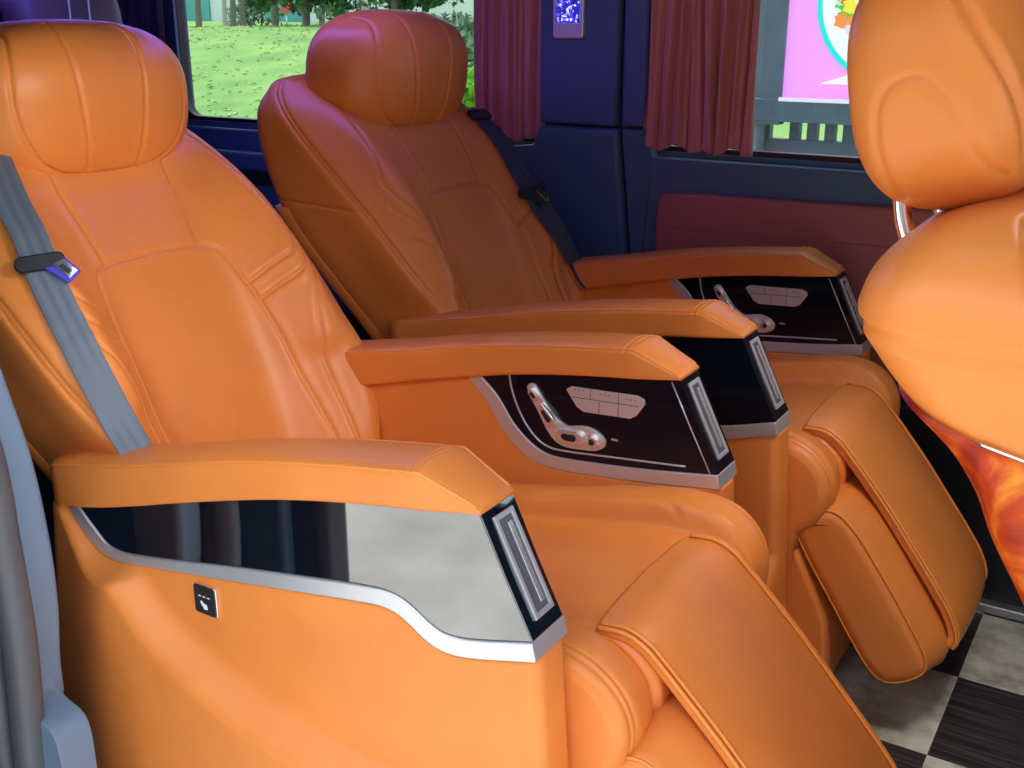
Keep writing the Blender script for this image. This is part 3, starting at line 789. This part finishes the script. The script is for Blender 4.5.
curtain('window_curtain', -.592, -.328, .915, 1.392, 1.425, 8, .013, M['curtain'], 'maroon curtain gathered at the left side of the front window, right of the pillar', 8)
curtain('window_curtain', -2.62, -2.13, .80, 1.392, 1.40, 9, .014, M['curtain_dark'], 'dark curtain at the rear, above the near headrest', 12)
# clips that hold the curtain edge
# crystal wall lamp on the pillar
lp = thing('wall_lamp', (-.779, 1.411, 1.2), 'small silver lamp with glittering blue crystals on the pillar', 'lamp')
fr_ = extrude_xz('lamp_frame', rrect(-.040, -.047, .040, .19, .008), -.012, .003, M['satin'], lp, .003, 2, 30)
m = M['crystal'] = new_mat('lit_blue_crystal', (.02, .02, .25), .15)
b = m.node_tree.nodes['Principled BSDF']; tc = nd(m, 'ShaderNodeTexCoord'); v1 = nd(m, 'ShaderNodeTexVoronoi', Scale=210.); rp = nd(m, 'ShaderNodeValToRGB')
sep = nd(m, 'ShaderNodeSeparateColor'); lk(m, v1.outputs['Color'], sep.inputs[0])
e = rp.color_ramp.elements; e[0].position = .35; e[0].color = (.01, .01, .16, 1); e[1].position = 1.; e[1].color = (.75, .75, 1.3, 1); e3 = rp.color_ramp.elements.new(.75); e3.color = (.04, .03, .75, 1)
lk(m, tc.outputs['Object'], v1.inputs['Vector']); lk(m, sep.outputs[0], rp.inputs[0]); lk(m, rp.outputs[0], b.inputs['Emission Color']); b.inputs['Emission Strength'].default_value = 1.
extrude_xz('crystal_panel', rrect(-.031, -.013, .031, .18, .004), -.0135, -.006, M['crystal'], lp, .001, 2, 30)

# third-row bench far behind
bn = thing('rear_bench', (-2.0, .60, 0), 'dim grey rear seat whose headrest shows above the near headrest', 'seat')
def slab_back(name, cx, cy, cz, hx, hy, hz, tilt, mat, par): return super_loft(name, cx, cy, cz, hx, hy, hz, .5, .35, mat, par, 60, 50, tilt)
slab_back('backrest', .0, 0, .74, .09, .62, .36, math.radians(-14), M['grey_seat'], bn)
slab_back('seat_cushion', .33, 0, .40, .30, .62, .09, 0, M['grey_seat'], bn)
for dy in (-.36, .03, .42):
    h = slab_back('headrest', -.07, dy, 1.17, .06, .16, .105, math.radians(-10), M['grey_seat'], bn)
    each_tube('seam', [[(-.01, dy+s*.03, 1.08+.18*t) for t in np.linspace(0, 1, 12)] for s in (-1, 1)], .0025, M['silver'], h, 6)
boxes('seat_box', [(-.10, -.55, 0, .55, .55, .34)], M['plastic'], bn, .02)

# door frame on the camera's side: trim, seal and sill step
st = [(-.86,1.25),(-.78,1.0),(-.725,.86),(-.690,.76),(-.665,.68),(-.652,.56),(-.655,.47),(-.668,.385),(-.67,.33)]
c = catmull(st[:9], 60)
jt = structure(extrude_xz('trim_9', [tuple(p) for p in c]+[(-.76,.33),(-.76,.6),(-.83,.86),(-.95,1.25)], -.212, -.165, M['door_trim'], None, .012, 4, 25))
low = catmull([(-.672,.415),(-.671,.385),(-.665,.362),(-.645,.350),(-.612,.338),(-.602,.322),(-.60,.20),(-.60,.02)], 60)
structure(extrude_xz('trim_10', [tuple(p) for p in low]+[(-.76,.02),(-.76,.385),(-.69,.39)], -.235, -.185, M['door_trim'], None, .010, 4, 25))
seal = catmull([(-.80,-.24,1.2),(-.70,-.24,.9),(-.645,-.24,.706),(-.640,-.24,.59),(-.638,-.24,.47),(-.655,-.24,.29),(-.668,-.24,.1),(-.672,-.24,0)], 80)
s1 = tubes('door_seal', [seal], .021, M['rubber'], None, 16)
tag(s1, 'thick grey rubber door seal down the left edge of the picture', 'seal')
s2 = catmull([(-.845,-.25,1.2),(-.745,-.25,.9),(-.688,-.25,.68),(-.680,-.25,.5),(-.70,-.25,.25),(-.715,-.25,.0)], 60)
tubes('seal_lip', [s2], .020, M['rubber'], s1, 16)
# sliding door, pushed back along the outside of the body
sd = structure(bpy.data.objects.new('door_1', None)); link(sd); sd.location = (-1.25, -.40, -.1)
extrude_xz('door_skin', rrect(-.62, 0, .66, 1.55, .08), -.07, .0, M['dark'], sd, .02)
extrude_xz('door_card', rrect(-.56, .06, .60, .95, .06), .0, .03, M['navy'], sd, .012)
extrude_xz('door_handle', rrect(.36, .55, .42, .72, .02), .03, .06, M['plastic'], sd, .01)
# ambient strips under the roof
m = M['strip'] = new_mat('violet_light', (.1, .05, .3), .4); b = m.node_tree.nodes['Principled BSDF']; b.inputs['Emission Color'].default_value = (.20, .13, 1, 1); b.inputs['Emission Strength'].default_value = 11.
for y, l in ((.80, 'long violet light strip under the roof'),):
    s = boxes('light_strip', [(-2.2, y-.03, 1.385, -.6, y+.03, 1.40)], M['strip'], None, .004); tag(s, l, 'lamp')

# ------------------------------------------------------------------ outdoors
GZ = -.55
def lawn_z(x, y): return GZ+1.42*sstep((y-11)/17.)+.10*math.sin(x*.21)*sstep((y-11)/10)
m = M['lawn'] = new_mat('lawn', (.2, .4, .05), .9)
vary(M['lawn'], (.115, .235, .045), (.24, .37, .09), .9, 8., .3, .7)
r_ = [n for n in m.node_tree.nodes if n.type == 'VALTORGB'][0]
tc = nd(m, 'ShaderNodeTexCoord'); n2 = nd(m, 'ShaderNodeTexNoise', Scale=.16, Detail=5.); rp = nd(m, 'ShaderNodeValToRGB')
rp.color_ramp.elements[0].position = .60; rp.color_ramp.elements[1].position = .70; rp.color_ramp.elements[1].color = (.7, .7, .7, 1); rp.color_ramp.elements[0].color = (0, 0, 0, 1)
lk(m, tc.outputs['Object'], n2.inputs['Vector']); lk(m, n2.outputs[0], rp.inputs[0])
mx = nd(m, 'ShaderNodeMix'); mx.data_type = 'RGBA'; mx.inputs[7].default_value = (.38, .30, .13, 1)
lk(m, rp.outputs[0], mx.inputs[0]); lk(m, r_.outputs[0], mx.inputs[6]); lk(m, mx.outputs[2], m.node_tree.nodes['Principled BSDF'].inputs['Base Color'])
bump_noise(m, 14., .6, .05)
xs = np.linspace(-75, 30, 90); ys = np.linspace(6.0, 70, 90)
V = [(x, y, float(lawn_z(x, y))) for y in ys for x in xs]
lw = mesh_obj('lawn', V, grid_faces(len(ys), len(xs)), M['lawn']); structure(lw)
# leaf and tuft litter on the lawn
V, F_ = [], []
rs = np.random.RandomState(4)
for i in range(2600):
    y = 9+rs.rand()**1.3*24; x = -.78*y-6+rs.uniform(-9, 9); z = float(lawn_z(x, y))+.015; a = rs.uniform(0, PI); s = rs.uniform(.03, .09)
    k = len(V); dx, dy = math.cos(a)*s, math.sin(a)*s
    V += [(x-dx, y-dy, z), (x+dy*.5, y-dx*.5, z+.03), (x+dx, y+dy, z+.012), (x-dy*.5, y+dx*.5, z+.02)]; F_ += [(k, k+1, k+2, k+3)]
lv = mesh_obj('fallen_leaves', V, F_, new_mat('dry_leaf', (.45, .40, .16), .8), None, False); lv['kind'] = 'stuff'
tag(lv, 'yellowed leaves scattered over the lawn outside the window', 'leaves')
m = M['concrete'] = new_mat('pale_concrete', (.5, .48, .42), .8)
vary(m, (.34, .33, .28), (.50, .48, .43), 3.2, 8., .3, .68)
structure(boxes('ground', [(-40, -30, GZ-.1, 30, 6.0, GZ)], M['concrete']))

M['bark'] = new_mat('bark', (.20, .16, .13), .9); bump_noise(M['bark'], 14., .8, .03)
M['bark_pale'] = new_mat('pale_bark', (.50, .44, .38), .9); bump_noise(M['bark_pale'], 9., .6, .02)
def leafm(n, c1, c2):
    mm = new_mat(n, c1, .6); vary(mm, c1, c2, 1.6, 6.); return mm
M['leaf'] = leafm('dark_leaf', (.035, .10, .030), (.10, .22, .06))
M['leaf_pale'] = leafm('grey_leaf', (.12, .19, .12), (.22, .30, .19))
M['leaf_lime'] = leafm('lime_leaf', (.20, .46, .03), (.42, .70, .08))
def leaf_cloud(name, blobs, n, size, mat, parent, seed):
    rs = np.random.RandomState(seed); V, F_ = [], []
    for i in range(n):
        bx, by, bz, br = blobs[rs.randint(len(blobs))]
        d = rs.normal(size=3); d /= np.linalg.norm(d); p = np.array([bx, by, bz])+d*br*rs.uniform(.45, 1.)
        a = rs.normal(size=3); a /= np.linalg.norm(a); b = np.cross(a, rs.normal(size=3)); b /= np.linalg.norm(b); s = size*rs.uniform(.6, 1.3)
        k = len(V); V += [p-a*s, p+b*s*.5, p+a*s, p-b*s*.5]; F_.append((k, k+1, k+2, k+3))
    return mesh_obj(name, V, F_, mat, parent, False)
def tree(x, y, r, label, lean=0., fork=False, bark='bark', leaf='leaf', low=False, seed=0):
    z = float(lawn_z(x, y)); t = thing('tree', (x, y, z), label, 'tree', 'trees across the lawn')
    rs = np.random.RandomState(seed)
    H = 6.+rs.rand()*2
    r = r*.55
    path = catmull([(0, 0, -.15), (lean*.15+.03, 0, .8), (lean*.5, .1, 2.2), (lean, 0, H*.75)], 30)
    rad = np.linspace(r*1.25, r*.55, 30)
    tubes('trunk', [path], rad, M[bark], t, 12)
    if fork:
        ps = []
        for a, l in ((-.9, 1.9), (.8, 2.1), (.25, 2.4), (-.35, 2.6)):
            ps.append(catmull([(0, 0, .25), (a*.35, .1*a, .7), (a*.8, .2*a, 1.3), (a*1.2, .2*a, l+.6)], 20))
        each_tube('branch', ps, np.linspace(r*.75, r*.3, 20), M[bark], t, 8)
    bl = [(lean+rs.uniform(-.7, .7), rs.uniform(-.7, .7), H*.75+rs.uniform(-.8, 1.0), rs.uniform(.7, 1.0)) for _ in range(9)]
    if low: bl += [(rs.uniform(-1.7, 1.7), rs.uniform(-.6, .6), rs.uniform(.9, 2.2), rs.uniform(.5, .9)) for _ in range(8)]
    leaf_cloud('crown', bl, 2600 if low else 1500, .16, M[leaf], t, seed)
def wx(px, y): return .505+(y+.925)*TX(px)
def TX(px):
    yaw = math.radians(31.7); p = math.radians(18.6); u = (px-512)/1090.; v = (384-26)/1090.
    f = math.cos(p)+v*math.sin(p)
    dx = -math.sin(yaw)*f+math.cos(yaw)*u; dy = math.cos(yaw)*f+math.sin(yaw)*u
    return dx/dy
TREES = [(199, 31, .20, 'slim dark trunk, leftmost tree across the lawn', 0., False, 'bark', 'leaf_pale', False),
         (225, 33, .17, 'pale slim trunk, second tree across the lawn from the left', .1, False, 'bark_pale', 'leaf_pale', False),
         (233, 28, .17, 'dark leaning trunk, third tree across the lawn from the left', .3, False, 'bark', 'leaf_pale', False),
         (243, 29, .17, 'dark straight trunk, fourth tree across the lawn from the left', -.1, False, 'bark', 'leaf', False),
         (306, 27, .20, 'forked tree with spreading low branches across the lawn', .25, True, 'bark', 'leaf', True),
         (322, 32, .18, 'dark upright trunk just right of the forked tree', .0, False, 'bark', 'leaf', False),
         (335, 34, .42, 'thick pale trunk across the lawn, left of the far headrest', .1, False, 'bark_pale', 'leaf_pale', False),
         (364, 34, .50, 'thick pale trunk directly above the far headrest', -.2, False, 'bark_pale', 'leaf_pale', False),
         (276, 38, .22, 'dark bushy tree left of the forked tree', .0, False, 'bark', 'leaf', True),
         (395, 35, .24, 'dark bushy tree above the far headrest', .0, False, 'bark', 'leaf', True),
         (425, 37, .24, 'dark bushy tree right of the thick pale trunks', .2, False, 'bark', 'leaf', True)]
for k, (px, y, r, lab, le, fk, bk, lf, lo) in enumerate(TREES): tree(wx(px, y), y, r, lab, le, fk, bk, lf, lo, 20+k)
def shrub(px, y, rr, leaf, label, seed):
    x = wx(px, y); t = thing('shrub', (x, y, float(lawn_z(x, y))), label, 'shrub', 'shrubs beyond the lawn'); rs = np.random.RandomState(seed)
    leaf_cloud('foliage', [(rs.uniform(-rr, rr), rs.uniform(-rr*.5, rr*.5), rs.uniform(.1, rr*1.3), rr*.55) for _ in range(7)], 1500, .12, M[leaf], t, seed)
    tubes('stem', [[(0, 0, -.1), (.05, 0, rr*.6), (.1, 0, rr*1.2)]], .05, M['bark'], t, 8)
shrub(472, 13.5, .62, 'leaf_lime', 'bright lime green shrub beside the maroon curtain', 1)
shrub(450, 19, 1.0, 'leaf_pale', 'grey green shrub behind the lime shrub', 2)
shrub(262, 40, 1.5, 'leaf_pale', 'pale shrub at the far edge of the lawn, left of the forked tree', 3)
# pale block across the park and a far white wall
tb = thing('park_building', (wx(262, 52), 52, GZ), 'teal and white building seen between the tree trunks', 'building')
M['teal'] = new_mat('teal_paint', (.10, .36, .33), .6); M['whitewash'] = new_mat('whitewash', (.72, .72, .70), .7)
boxes('wall', [(-22, 0, 0, 16, 6, 5.5)], M['whitewash'], tb)
boxes('shutter', [(-9, -.12, 1.0, -4.4, .1, 3.2)], M['teal'], tb); boxes('shutter', [(.5, -.12, 1.0, 3.6, .1, 3.2)], M['teal'], tb)
bx = wx(287, 31); rb = thing('litter_bin', (bx, 31, float(lawn_z(bx, 31))), 'small red bin on a post between the trunks', 'bin')
boxes('bin_body', [(-.16, -.12, .45, .16, .12, .95)], new_mat('red_paint', (.7, .12, .07), .5), rb, .03); tubes('post', [[(0, 0, -.1), (0, 0, .5)]], .03, M['silver'], rb, 8)

# billboard and railing beyond the front window
M['grey_paint'] = new_mat('grey_paint', (.17, .22, .24), .6); bump_noise(M['grey_paint'], 3., .3, .01)
M['grey_dark'] = new_mat('grey_blue_paint', (.11, .14, .18), .6)
vary(M['grey_dark'], (.09, .12, .16), (.16, .19, .23), 3., 5.)
M['pink'] = new_mat('pink_print', (.88, .30, .80), .45); M['print_white'] = new_mat('print_white', (.85, .84, .86), .45); M['turq'] = new_mat('turquoise_print', (.03, .62, .58), .45); M['lilac'] = new_mat('lilac_print', (.72, .60, .68), .45)
for k_, s_ in (('pink', .95), ('print_white', .9), ('turq', .9), ('lilac', .9)):   # a lit screen
    b = M[k_].node_tree.nodes['Principled BSDF']; b.inputs['Emission Color'].default_value = b.inputs['Base Color'].default_value[:]; b.inputs['Emission Strength'].default_value = s_
bb = thing('billboard', (0, 4.0, GZ), 'pink billboard with flowers in a turquoise ring beyond the front window', 'sign')
zb = -GZ
boxes('poster', [(-1.11, -.01, .85+zb, 1.5, .01, 2.4+zb)], M['pink'], bb)
boxes('frame', [(-1.215, -.03, .74+zb, -1.11, .05, 2.5+zb), (-1.34, -.035, .755+zb, 1.6, .05, .855+zb)], M['grey_dark'], bb, .006)
boxes('frame_lip', [(-1.118, -.036, .845+zb, 1.5, -.028, .862+zb)], M['lilac'], bb)
boxes('post', [(-1.33, .0, 0, -1.215, .12, 2.5+zb)], M['grey_paint'], bb, .01); boxes('post', [(1.5, .0, 0, 1.62, .12, 2.5+zb)], M['grey_paint'], bb, .01)
cx, cz, R1 = -.640, 1.27+zb, .345
O = [(cx+R1*math.cos(a), cz+R1*math.sin(a)) for a in np.linspace(0, 2*PI, 80, endpoint=False)]
pr = extrude_xz('printed_ring', O, -.016, -.008, M['turq'], bb)
extrude_xz('printed_disc', [(cx+(p[0]-cx)*.93, cz+(p[1]-cz)*.93) for p in O], -.020, -.010, M['print_white'], bb)
vs = catmull([(-.06,-.30),(-.02,-.27),(-.02,-.21),(-.08,-.15),(-.17,-.06),(-.20,.0)], 30)
vase = [(cx-.05+p[0], cz+p[1]-.06) for p in vs]+[(cx+.20, cz-.06), (cx+.03, cz-.21), (cx-.01, cz-.25), (cx-.01, cz-.29), (cx+.03, cz-.32)]
extrude_xz('printed_vase', vase, -.026, -.012, M['lilac'], bb)
extrude_xz('printed_base', [(cx-.30, cz-.345), (cx-.22, cz-.32), (cx-.14, cz-.29), (cx-.13, cz-.26), (cx-.04, cz-.26), (cx+.0, cz-.30), (cx+.10, cz-.345)], -.026, -.012, M['print_white'], bb)
cols = {'orange': (.85, .25, .06), 'red': (.72, .06, .05), 'yellow': (.85, .65, .05), 'leafy': (.12, .45, .08), 'petal': (.85, .75, .78)}
rs = np.random.RandomState(11)
for q, c in cols.items():
    mt = new_mat('print_'+q, c, .5); b = mt.node_tree.nodes['Principled BSDF']; b.inputs['Emission Color'].default_value = (*c, 1); b.inputs['Emission Strength'].default_value = .9; V, F_ = [], []
    for i in range(26):
        fx, fz, r0 = cx+rs.uniform(-.27, .24), cz+rs.uniform(-.09, .20), rs.uniform(.016, .036); yy = -.024-.0012*rs.randint(0, 8)
        k = len(V); npt = 12
        V += [(fx+r0*(1+.25*math.cos(5*t))*math.cos(t), yy, fz+r0*(1+.25*math.cos(5*t))*math.sin(t)) for t in np.linspace(0, 2*PI, npt, endpoint=False)]
        F_.append(tuple(range(k, k+npt)))
    o = mesh_obj('printed_flowers', V, F_, mt, bb, False); sd = o.modifiers.new('t', 'SOLIDIFY'); sd.thickness = .001
rl = thing('railing', (0, 4.1, GZ), 'low grey railing with upright gaps under the billboard', 'railing')
bars = [(-1.6, -1.195)]+[(-1.102+.0815*i, -1.102+.0815*i+.044) for i in range(0, 32)]
boxes('rail', [(-1.7, 0, .755+zb, 1.6, .06, .80+zb), (-1.7, 0, 0, 1.6, .06, .665+zb)], M['grey_dark'], rl)
boxes('bars', [(a, 0.005, .66+zb, b, .055, .76+zb) for a, b in bars], M['grey_dark'], rl)

# added unseen facade behind the camera, windows too, to shade the far seat
fb = structure(bpy.data.objects.new('yard_sky_blocker', None)); link(fb); fb.location = (0, -7.5, GZ)
M['render_grey'] = new_mat('grey_render', (.16, .15, .145), .85)
boxes('wall', [(-16, -5, 0, 16, 0, 5.2)], M['render_grey'], fb)
for k in range(7):
    f_ = boxes('window', [(-13.6+4*k, -.02, 1.2, -11.6+4*k, .06, 2.9)], M['dark'], fb)
# ------------------------------------------------------------------ light and camera
w = bpy.data.worlds.new('sky'); SC.world = w; w.use_nodes = True
nt = w.node_tree; bg = nt.nodes['Background']
sky = nt.nodes.new('ShaderNodeTexSky'); sky.sky_type = 'HOSEK_WILKIE'; sky.turbidity = 5.; sky.ground_albedo = .4
sky.sun_direction = Vector((-.45, .12, .85)).normalized()
mixn = nt.nodes.new('ShaderNodeMix'); mixn.data_type = 'RGBA'; mixn.inputs[0].default_value = .55; mixn.inputs[7].default_value = (.84, .93, 1.10, 1)
nt.links.new(sky.outputs[0], mixn.inputs[6]); nt.links.new(mixn.outputs[2], bg.inputs[0]); bg.inputs[1].default_value = 3.4
sl = bpy.data.lights.new('sun', 'SUN'); sl.energy = 6.; sl.angle = math.radians(1.5); sl.color = (1, .96, .88)
so = bpy.data.objects.new('sun', sl); COL.objects.link(so); so.rotation_euler = Vector((.50, -.10, -.86)).to_track_quat('-Z', 'Y').to_euler()
rl_ = thing('near_fill_lamp', (.30, .02, 1.385), 'round added fill lamp, unseen under the roof, brightening the near seat', 'lamp')  # added out-of-view fill with its spot, lifts the near backrest
tubes('fill_rim', [[(.055*math.cos(a), .055*math.sin(a), 0) for a in np.linspace(0, 2*PI, 32, endpoint=False)]], .006, M['satin'], rl_, 8, True)
m = M['lens'] = new_mat('fill_lens', (.8, .8, .8), .3); b = m.node_tree.nodes['Principled BSDF']; b.inputs['Emission Color'].default_value = (1, .93, .85, 1); b.inputs['Emission Strength'].default_value = 3.
loft('fill_lens', [[(.05*math.cos(a), .05*math.sin(a), z) for a in np.linspace(0, 2*PI, 32, endpoint=False)] for z in (.012, -.002)], M['lens'], rl_)
ll = bpy.data.lights.new('near_fill_spot', 'SPOT'); ll.energy = 25.; ll.spot_size = math.radians(58); ll.spot_blend = 1.; ll.shadow_soft_size = .09; ll.color = (1, .95, .92)
lo_ = bpy.data.objects.new('near_fill_spot', ll); COL.objects.link(lo_); lo_.location = (.30, .02, 1.36)
lo_.rotation_euler = (Vector((-.86, .17, .86))-lo_.location).to_track_quat('-Z', 'Y').to_euler()
dl = thing('front_fill_lamp', (.42, .50, 1.385), 'square added fill lamp, unseen under the roof, brightening cushions and legrests', 'lamp')  # added out-of-view fill with its spot, lifts cushions, legrests and floor
boxes('fill_bezel', [(-.16, -.16, .0, .16, .16, .014)], M['satin'], dl, .006)
boxes('fill_lens', [(-.14, -.14, -.008, .14, .14, .002)], M['lens'], dl, .004)
al = bpy.data.lights.new('front_fill_spot', 'SPOT'); al.energy = 17.; al.spot_size = math.radians(84); al.spot_blend = .7; al.shadow_soft_size = .13; al.color = (1, .95, .90)
ao = bpy.data.objects.new('front_fill_spot', al); COL.objects.link(ao); ao.location = (.42, .50, 1.36); ao.rotation_euler = Vector((-.36, .10, -1.0)).to_track_quat('-Z', 'Y').to_euler()
cam = bpy.data.cameras.new('camera'); co = bpy.data.objects.new('camera', cam); COL.objects.link(co)
cam.sensor_width = 36.; cam.lens = 1090/1024*36.; cam.clip_start = .02; cam.clip_end = 300
yaw, pit = math.radians(31.7), math.radians(18.6)
fw = Vector((-math.sin(yaw)*math.cos(pit), math.cos(yaw)*math.cos(pit), -math.sin(pit)))
co.location = (.505, -.925, 1.20); co.rotation_euler = fw.to_track_quat('-Z', 'Y').to_euler()
SC.camera = co
vs_ = SC.view_settings; vs_.view_transform = 'Standard'; vs_.look = 'None'; vs_.exposure = .58; vs_.gamma = 1.; vs_.use_curve_mapping = False
SC.cycles.max_bounces = 10; SC.cycles.transparent_max_bounces = 12; SC.cycles.use_denoising = True
